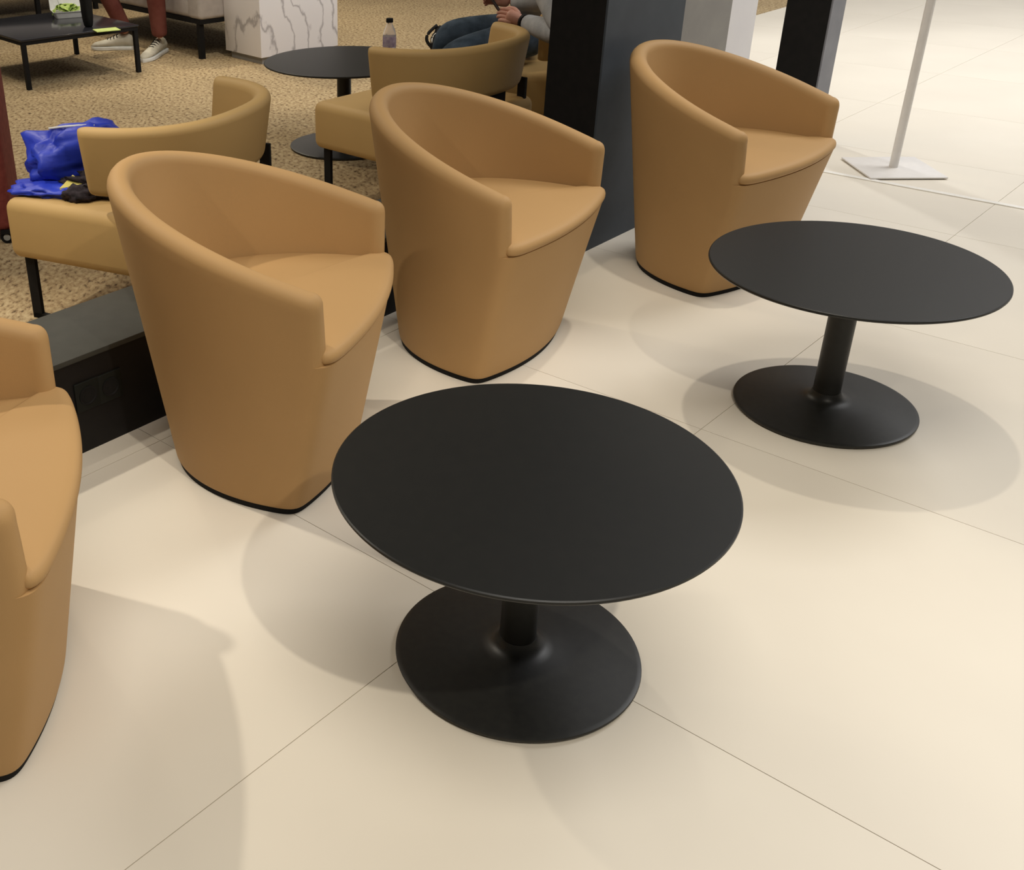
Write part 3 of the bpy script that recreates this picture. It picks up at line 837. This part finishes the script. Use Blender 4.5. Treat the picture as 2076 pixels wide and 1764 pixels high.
def head_parts(o, base, neck, hd, face):
    """ears, nose, eyes, mouth and hair as parts on the head"""
    f = Vector((face[0], face[1], 0)).normalized(); s = Vector((-f.y, f.x, 0)); c = Vector(hd)
    b = Vector(base)
    mb = MB()
    rows = []
    n = 20
    for i in range(9):
        th = PI * 0.62 * i / 8; row = []
        for j in range(n):
            ph = 2 * PI * j / n
            d = Vector((math.cos(ph), math.sin(ph), 0)); fr = max(d.x, 0)
            tt = th * (1 - 0.45 * fr)
            row.append(c - b + f * (math.sin(tt) * d.x * 0.108 - 0.006) + s * (math.sin(tt) * d.y * 0.092) + Vector((0, 0, 0.025 + 0.118 * math.cos(tt))))
        rows.append(row)
    mb.grid(rows, closed_u=True); mb.build('hair', HAIR, o, smooth=True)
    for sg in (-1, 1):
        e = MB(); ctr = c - b + f * 0.088 + s * 0.032 * sg + Vector((0, 0, 0.01))
        e.tube([ctr - s * 0.012, ctr, ctr + s * 0.012], [0.003, 0.007, 0.003], 8); e.build('eye', BLACK, o, smooth=True)
        e = MB(); ctr = c - b - f * 0.005 + s * 0.083 * sg
        e.tube([ctr + Vector((0, 0, 0.03)), ctr + s * 0.008 * sg, ctr - Vector((0, 0, 0.03))], [0.008, 0.014, 0.007], 8); e.build('ear', SKIN, o, smooth=True)
    e = MB(); ctr = c - b + f * 0.092
    e.tube([ctr + Vector((0, 0, 0.005)), ctr + f * 0.016 - Vector((0, 0, 0.02)), ctr + f * 0.018 - Vector((0, 0, 0.032))], [0.007, 0.011, 0.012], 8); e.build('nose', SKIN, o, smooth=True)
    e = MB(); ctr = c - b + f * 0.088 - Vector((0, 0, 0.058))
    e.tube([ctr - s * 0.022, ctr + f * 0.006, ctr + s * 0.022], [0.003, 0.006, 0.003], 8); e.build('mouth', RUST, o, smooth=True)

def seated_person(label, hip, face, knees, ankles, hands, elbows, lean, m_leg, m_top, hand_dirs):
    f = Vector((math.cos(face), math.sin(face), 0)); s = Vector((-f.y, f.x, 0))      # s = person's left
    H = Vector(hip); base = (H.x, H.y, 0.0)
    hl, hr = H + s * 0.09, H - s * 0.09
    belly = H - f * 0.01 + Vector((0, 0, 0.16)); chest = H + f * lean + Vector((0, 0, 0.40)); neck = H + f * (lean + 0.02) + Vector((0, 0, 0.545)); hd = H + f * (lean + 0.06) + Vector((0, 0, 0.70))
    shl, shr = chest + s * 0.175 + Vector((0, 0, 0.06)), chest - s * 0.175 + Vector((0, 0, 0.06))
    ch = [[(H, 0.10), (belly, 0.10), (chest, 0.11), (neck, 0.05), (neck + Vector((0, 0, 0.06)), 0.052), (hd - Vector((0, 0, 0.03)), 0.078), (hd + Vector((0, 0, 0.05)), 0.085), (hd + Vector((0, 0, 0.11)), 0.05)]]
    legs = []
    for hp, kn, an in ((hl, knees[0], ankles[0]), (hr, knees[1], ankles[1])):
        kn, an = Vector(kn), Vector(an)
        ch.append([(H, 0.10), (hp, 0.075), (lerp(hp, kn, 0.5), 0.065), (kn, 0.052), (lerp(kn, an, 0.35), 0.048), (an, 0.034)])
        legs.append((hp, kn, an))
    for sh, el, wr in ((shl, elbows[0], hands[0]), (shr, elbows[1], hands[1])):
        ch.append([(chest, 0.11), (sh, 0.052), (Vector(el), 0.038), (Vector(wr), 0.025)])
    body = skin('person', ch, SKIN, None, base)
    tag(body, label, 'person')
    # trousers, jumper
    tr = [[(H - f * 0.03, 0.125), (H - f * 0.03 + Vector((0, 0, 0.09)), 0.125)]]
    for hp, kn, an in legs:
        tr.append([(H - f * 0.03, 0.125), (hp, 0.098), (lerp(hp, kn, 0.5), 0.088), (kn, 0.074), (lerp(kn, an, 0.4), 0.066), (lerp(kn, an, 0.88), 0.058), (lerp(kn, an, 0.96), 0.058)])
    skin('trousers', tr, m_leg, body, base)
    tp = [[(H - f * 0.02 + Vector((0, 0, 0.06)), 0.145), (belly, 0.14), (chest, 0.15), (chest + Vector((0, 0, 0.10)), 0.085)]]
    for sh, el, wr in ((shl, elbows[0], hands[0]), (shr, elbows[1], hands[1])):
        tp.append([(chest, 0.15), (sh, 0.075), (lerp(sh, el, 0.5), 0.065), (Vector(el), 0.056), (lerp(el, wr, 0.5), 0.05), (lerp(el, wr, 0.86), 0.04), (lerp(el, wr, 0.90), 0.041)])
    skin('jumper', tp, m_top, body, base)
    for wr, (hf, hs, hu, cu) in zip(hands, hand_dirs):
        skin('hand', hand_chains(wr, hf, hs, hu, 1, cu), SKIN, body, base)
    head_parts(body, base, neck, hd, f)
    return body, base

# person in rust-red trousers on the pale sofa
a1, a2 = (-1.325, 8.10, 0.11), (-1.06, 7.87, 0.11)
k1, k2 = (-1.47, 8.03, 0.49), (-1.06, 7.80, 0.51)
hipA = (-0.93, 8.19, 0.53)
pa, base = seated_person('person in rust-red trousers and white sneakers seated on the pale sofa', hipA, math.radians(218), (k2, k1), (a2, a1),
    ((-1.13, 7.92, 0.66), (-1.34, 8.12, 0.66)), ((-0.82, 7.92, 0.72), (-1.06, 8.40, 0.72)), 0.03, RUST, mat('dark_top', (0.03, 0.03, 0.035), 0.9, (20, (0.04, 0.04, 0.045))),
    (((-0.79, -0.61, -0.2), (-0.6, 0.79, 0), (0, 0, 1), 0.5), ((-0.79, -0.61, -0.2), (0.6, -0.79, 0), (0, 0, 1), 0.5)))
for hpx, tpx in (((272, 100), (187, 101)), ((334, 104), (291, 127))):
    h_, t_ = at(*hpx), at(*tpx)
    shoe(pa, base, (h_[0], h_[1]), (t_[0], t_[1]))

# person in jeans and grey jumper on the far lounge chair
face = math.radians(157)
hipB = (1.06, 5.27, 0.53)
kB1 = at(905, 66, 0.53); kB2 = at(915, 112, 0.50)
wB = at(1062, 44, 0.64); wB2 = at(1035, 5, 0.68)
pb, base = seated_person('person in blue jeans and grey jumper sitting with a phone in hand', hipB, face, (tuple(kB2), tuple(kB1)), ((kB2[0] - 0.05, kB2[1] + 0.0, 0.10), (kB1[0] - 0.02, kB1[1] + 0.05, 0.10)),
    (tuple(wB), tuple(wB2)), (tuple(at(1150, 75, 0.66)), tuple(at(1130, 0, 0.72))), 0.06, DENIM, KNIT,
    (((-0.75, 0.35, 0.25), (0.25, 0.6, 0.7), (-0.3, -0.75, 0.5), 0.55), ((-0.8, 0.1, 0.2), (0.1, -0.6, 0.7), (0.0, 0.8, 0.5), 0.6)))
for kk_ in (kB1, kB2):
    hx, hy = kk_[0] - 0.0, kk_[1] + 0.0
    shoe(pb, base, (hx + 0.03, hy + 0.0), (hx - 0.23, hy + 0.10), 'shoe', BLACK)
wv = MB()
e0, e1 = Vector(at(1150, 75, 0.66)), Vector(wB)
dr = (e1 - e0).normalized(); c0 = e1 - dr * 0.012 - Vector(base)
wv.tube([c0 - dr * 0.016, c0 + dr * 0.016], 0.0315, 16); wv.build('wristwatch', BLACK, pb, smooth=True, angle=0.8)
# phone
pp = at(1003, 8, 0.70)
ph_ = thing('phone', 'dark smartphone held in the seated person\'s hand', 'phone', tuple(pp), face)
ph_.rotation_euler = (0.2, -0.9, face)
mb = MB(); mb.box(-0.07, 0.07, -0.035, 0.035, -0.004, 0.004); mb.build('case', mat('brown_case', (0.045, 0.022, 0.012), 0.5, (30, (0.06, 0.03, 0.016))), ph_, bevel=0.003)
mb = MB(); mb.box(-0.064, 0.064, -0.031, 0.031, 0.004, 0.0046); mb.build('screen', BLACK, ph_)

# black bag with strap on the floor beside the knees
p = at(890, 118)
sbg = thing('shoulder_bag', 'black shoulder bag on the cork floor beyond the seated person\'s knees', 'bag', (p[0], p[1], 0))
blob('bag_body', BLACK, sbg, (0.06, 0, 0.10), (0.12, 0.08, 0.12), 4.0, 0.15, 0.83, n=28, pw=0.75)
mb = MB(); mb.tube([(-0.02 - 0.07 * math.sin(a), -0.02, 0.05 + 0.17 * (a / PI)) for a in np.linspace(0, PI, 16)], 0.011, 8); mb.build('strap', BLACK, sbg, smooth=True)
mb = MB(); mb.tube([(-0.005 - 0.05 * math.sin(a), -0.035, 0.06 + 0.13 * (a / PI)) for a in np.linspace(0.2, PI - 0.2, 14)], 0.005, 8); mb.build('piping', PAPERW, sbg, smooth=True)

# ------------------------------------------------------------------ far walls of the hall
struct(uvbox(12.9, 13.0, -14, 6, 0, 5.0).build('wall_right', WHITEP))
struct(uvbox(-4, 13, -14.1, -14, 0, 5.0).build('wall_left', WHITEP))
